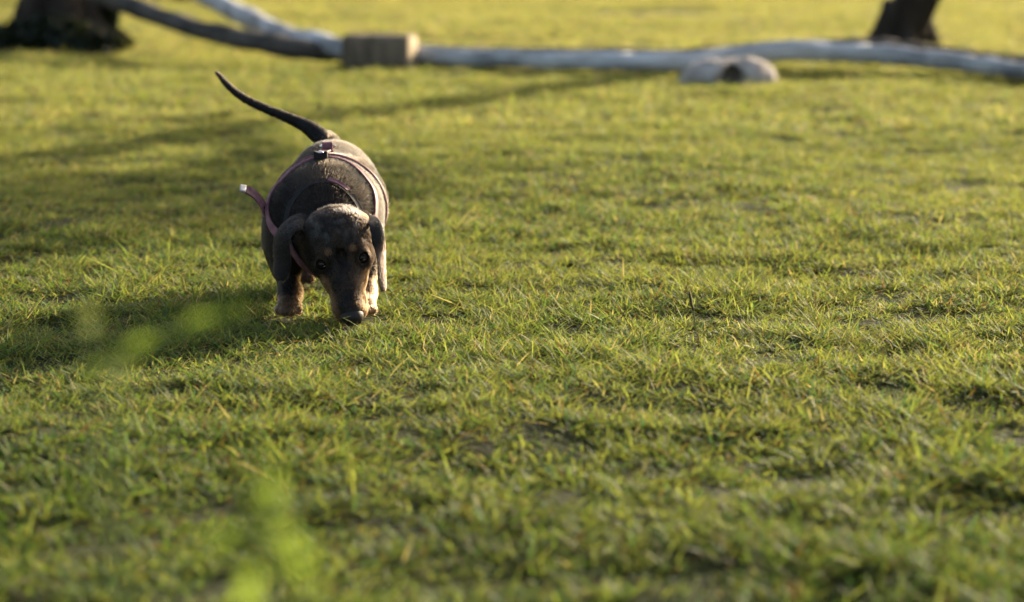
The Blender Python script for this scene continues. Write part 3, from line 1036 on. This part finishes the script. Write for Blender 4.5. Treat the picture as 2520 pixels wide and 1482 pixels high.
# keeper box over the chest strap
kc_ = A1 + (-.001, -.004, .0025)
fk = Field(kc_ - .016, kc_ + .016, .0006)
fk.D[:] = 1
ax = [np.arange(n_) * fk.h + o_ for n_, o_ in zip(fk.n, fk.lo)]
X, Y, Z = np.meshgrid(*ax, indexing='ij')
qx, qy, qz = np.abs(X - kc_[0]) - .0078, np.abs(Y - kc_[1]) - .0058, np.abs(Z - kc_[2]) - .0040 - .0012 * np.cos((X - kc_[0]) / .0085 * math.pi) * -1 * (Z > kc_[2])
fk.D = (np.sqrt(np.maximum(qx, 0) ** 2 + np.maximum(qy, 0) ** 2 + np.maximum(qz, 0) ** 2) + np.minimum(np.maximum(qx, np.maximum(qy, qz)), 0) - .0012).astype(np.float32)
V, Q = fk.skin()
link('keeper', fast_mesh('keeper', V - O, Q, np.zeros((0, 3), int)), black_l, harness)
V, F = ball(kc_ + (0, .0005, .0042), (.0042, .0042, .0022), np.eye(3), 20, 12)
mesh_obj('rivet', V - O, F, steel, harness)
# folded loop of strap holding the leash ring
sc_ = A2 + (0.0015, .012, .0095)
a = np.linspace(R(-60), R(240), 22)
lp = np.array([sc_ + np.array((0, math.cos(t) * .0055, math.sin(t) * .0058)) for t in a])
nl = np.array([(0, math.cos(t), math.sin(t)) for t in a])
V, F = band(lp, np.tile((1.0, 0, 0), (22, 1)), nl, .0135, .0024, False, .0006)
mesh_obj('ring_loop', V - O, F, leather, harness)
t = np.linspace(0, 2 * math.pi, 41)
ring = np.array([sc_ + np.array((.0098 * math.cos(q_), .004 * max(0, math.sin(q_)) * 2 + .001, .001 + .0015 * math.sin(q_))) for q_ in t])
V, F = tube(ring, np.full(41, .0013), 10, caps=False)
mesh_obj('leash_ring', V - O, F, steel, harness)
# loose strap end sticking out on the left, pale at its cut end, one punched hole
ls = np.array([at(663, 545, 3.045), at(654, 524, 3.045), at(646, 505, 3.043), at(634, 487, 3.040), at(619, 474, 3.036), at(604, 466, 3.032), at(591, 463, 3.030)])
lsp = catmull(ls, 30)
T = np.gradient(lsp, axis=0)
T /= np.linalg.norm(T, axis=1)[:, None]
wv_ = np.array((.0062, .0080, .0030))
Wl = wv_ - T * (T @ wv_)[:, None]
Wl /= np.linalg.norm(Wl, axis=1)[:, None]
Nl = np.cross(Wl, T)
Nl *= np.sign(Nl[:, 2:3])
V, F = band(lsp[:-5], Wl[:-5], Nl[:-5], .0105, .0028, False, .0006)
ss_ = mesh_obj('strap_end', V - O, F, leather, harness)
tipm = noisy('pale_strap_tip', (.52, .44, .40), (.66, .58, .52), scale=200, rough=.5, bump=.2, bscale=500, spec=.4, dist=.001)
V, F = band(lsp[-6:], Wl[-6:], Nl[-6:], .0108, .0036, False, .0)
mesh_obj('tip', V - O, F, tipm, ss_)
hi = 8
V, F = tube(np.array([lsp[hi] + Nl[hi] * .0008, lsp[hi] + Nl[hi] * .0022]), [.0018, .0018], 14)
mesh_obj('hole', V - O, F, black_l, ss_)

# collar
P3_, W3, N3 = loop_on_body((-.2355, 3.000, .098), (1, 0, .02), (0, .42, 1), off=.0016)
V, F = band(P3_, W3, N3, .0080, .0022, True, .0004)
col_o = mesh_obj('collar', V - O, F, black_l, dog)
i3 = int(np.argmax(P3_[:, 2]))
idx3 = [(i3 - k) % len(P3_) for k in range(1, 9)]
if P3_[idx3[-1], 0] < P3_[idx3[0], 0]:
    idx3 = [(i3 + k) % len(P3_) for k in range(1, 9)]
V, F = band(P3_[idx3] + N3[idx3] * .0034, W3[idx3], N3[idx3], .0060, .0020, False, .0005)
mesh_obj('collar_end', V - O, F, leather, col_o)

# ------------------------------------------------------------------ weeds close to the lens
weed_leaf = leaf_mat('weed_leaf', base=(.15, .215, .045), trans=.68, tint=(1.2, 1.15, .7))
weed_stem = mat('weed_stem', (.10, .14, .03), .6, .3)
seed_m = leaf_mat('seed_head', base=(.24, .30, .08), trans=.45, tint=(1.1, 1.0, .8))


def leaf(base, direc, L, Wd, droop, seed, up=(0, 0, 1)):
    d = np.array(direc, float) / np.linalg.norm(direc)
    sd = np.cross(d, np.array(up))
    sd /= np.linalg.norm(sd)
    nrm = np.cross(sd, d)
    n, m = 14, 7
    V = []
    for i in range(n):
        t = i / (n - 1)
        c = np.array(base) + d * L * t + np.array((0, 0, -droop * L * t * t))
        wdt = Wd * math.sin(math.pi * min(1, t ** .8 * .97 + .03)) ** .8 * .5 + .0004
        for j in range(m):
            v = (j / (m - 1)) * 2 - 1
            V.append(c + sd * wdt * v + nrm * (abs(v) * wdt * .35 + .0025 * math.sin(t * 17 + v * 3 + seed)))
    F = [(i * m + j, (i + 1) * m + j, (i + 1) * m + j + 1, i * m + j + 1) for i in range(n - 1) for j in range(m - 1)]
    return np.array(V), F


b0 = at(640, 1300, .79)
wz = float(hgt(np.array([b0[0]]), np.array([b0[1]]))[0])
weed = empty('weed', (b0[0], b0[1], wz), 'bright green broad leaved weed blurred in the near foreground', 'weed')
wb = np.array((b0[0], b0[1], wz))
hgt_w = at(645, 1225, .79)[2] - wz
V, F = tube(catmull([(0, 0, -.01), (.004, 0, hgt_w * .5), (0, .003, hgt_w)], 14), np.linspace(.0022, .0012, 14), 10)
mesh_obj('stem', V, F, weed_stem, weed)
spec_ = [((640, 1290), (658, 1140), .012, .80), ((630, 1320), (500, 1335), .009, .79), ((665, 1310), (755, 1420), .013, .78), ((650, 1400), (600, 1480), .008, .80), ((655, 1270), (730, 1225), .007, .82)]
for k, (p0_, p1_, w_, Y_) in enumerate(spec_):
    a_, b_ = at(*p0_, .79) - wb, at(*p1_, Y_) - wb
    V, F = leaf(a_, b_ - a_, np.linalg.norm(b_ - a_) * 1.1, w_, .12, k, up=(.2, -.75, .65))
    mesh_obj('leaf', V, F, weed_leaf, weed)

# tall weed gone to seed, further left
c0 = at(235, 850, 0.98)
wz = float(hgt(np.array([c0[0] + .01]), np.array([c0[1]]))[0])
tb = np.array((c0[0] + .006, 0.99, wz))
tall = empty('flowering_weed', tuple(tb), 'tall pale seeded weed blurred at the left of the foreground', 'weed')
h1, h2 = at(215, 785, 0.98) - tb, at(292, 905, 0.97) - tb
lf = at(400, 815, 0.98) - tb
V, F = join(tube(catmull([(0, 0, -.01), (.004, 0, .12), h1 * (.9, .9, .85), h1], 16), np.linspace(.0015, .0008, 16), 8),
            tube(catmull([(.003, 0, .15), h2 * (.6, 1, .85), h2], 10), np.linspace(.0010, .0007, 10), 8))
mesh_obj('stem', V, F, weed_stem, tall)


def fluffy(c, r, n, size, seed, elong=(1, 1, 1)):
    rg = np.random.default_rng(seed)
    d = rg.normal(0, 1, (n, 3))
    d /= np.linalg.norm(d, axis=1)[:, None]
    p = np.array(c) + d * r * np.array(elong) * rg.random((n, 1)) ** .5
    a = rg.normal(0, 1, (n, 3)) + d * 1.5
    a /= np.linalg.norm(a, axis=1)[:, None]
    b = np.cross(a, rg.normal(0, 1, (n, 3)))
    b /= np.linalg.norm(b, axis=1)[:, None]
    V = np.stack([p - a * size, p - b * size * .35, p + a * size, p + b * size * .35], 1).reshape(-1, 3)
    return V, [tuple(range(4 * i, 4 * i + 4)) for i in range(n)]


V, F = fluffy(h1, .0050, 40, .0018, 1, (1, 1, 1.7))
mesh_obj('seed_head', V, F, seed_m, tall, smooth=False)
V, F = fluffy(h2, .0058, 40, .0020, 2, (1.5, 1, 1))
mesh_obj('seed_head', V, F, seed_m, tall, smooth=False)
V, F = leaf(h1 * (1, 1, .93), lf - h1 * (1, 1, .93), .075, .010, .12, 5)
mesh_obj('leaf', V, F, weed_leaf, tall)

# a dark seed spike standing out of the lawn
sb = np.array((.232, 2.93, 0.0))
sb[2] = float(hgt(np.array([sb[0]]), np.array([sb[1]]))[0])
spk = empty('grass_spike', tuple(sb), 'thin dark upright spike standing in the sunlit lawn right of centre', 'grass spike')
path = catmull([(0, 0, -.005), (-.003, 0, .02), (-.007, 0, .036), (-.0095, 0, .050)], 20)
V, F = tube(path[:10], np.full(10, .0007), 8)
mesh_obj('stem', V, F, weed_stem, spk)
V, F = tube(path[8:], np.array([.0009] + [.0015] * 8 + [.0013, .0009, .0004])[:len(path[8:])], 10, .25, 4)
mesh_obj('seed_head', V, F, mat('dark_seed', (.05, .045, .02), .8, .2), spk)
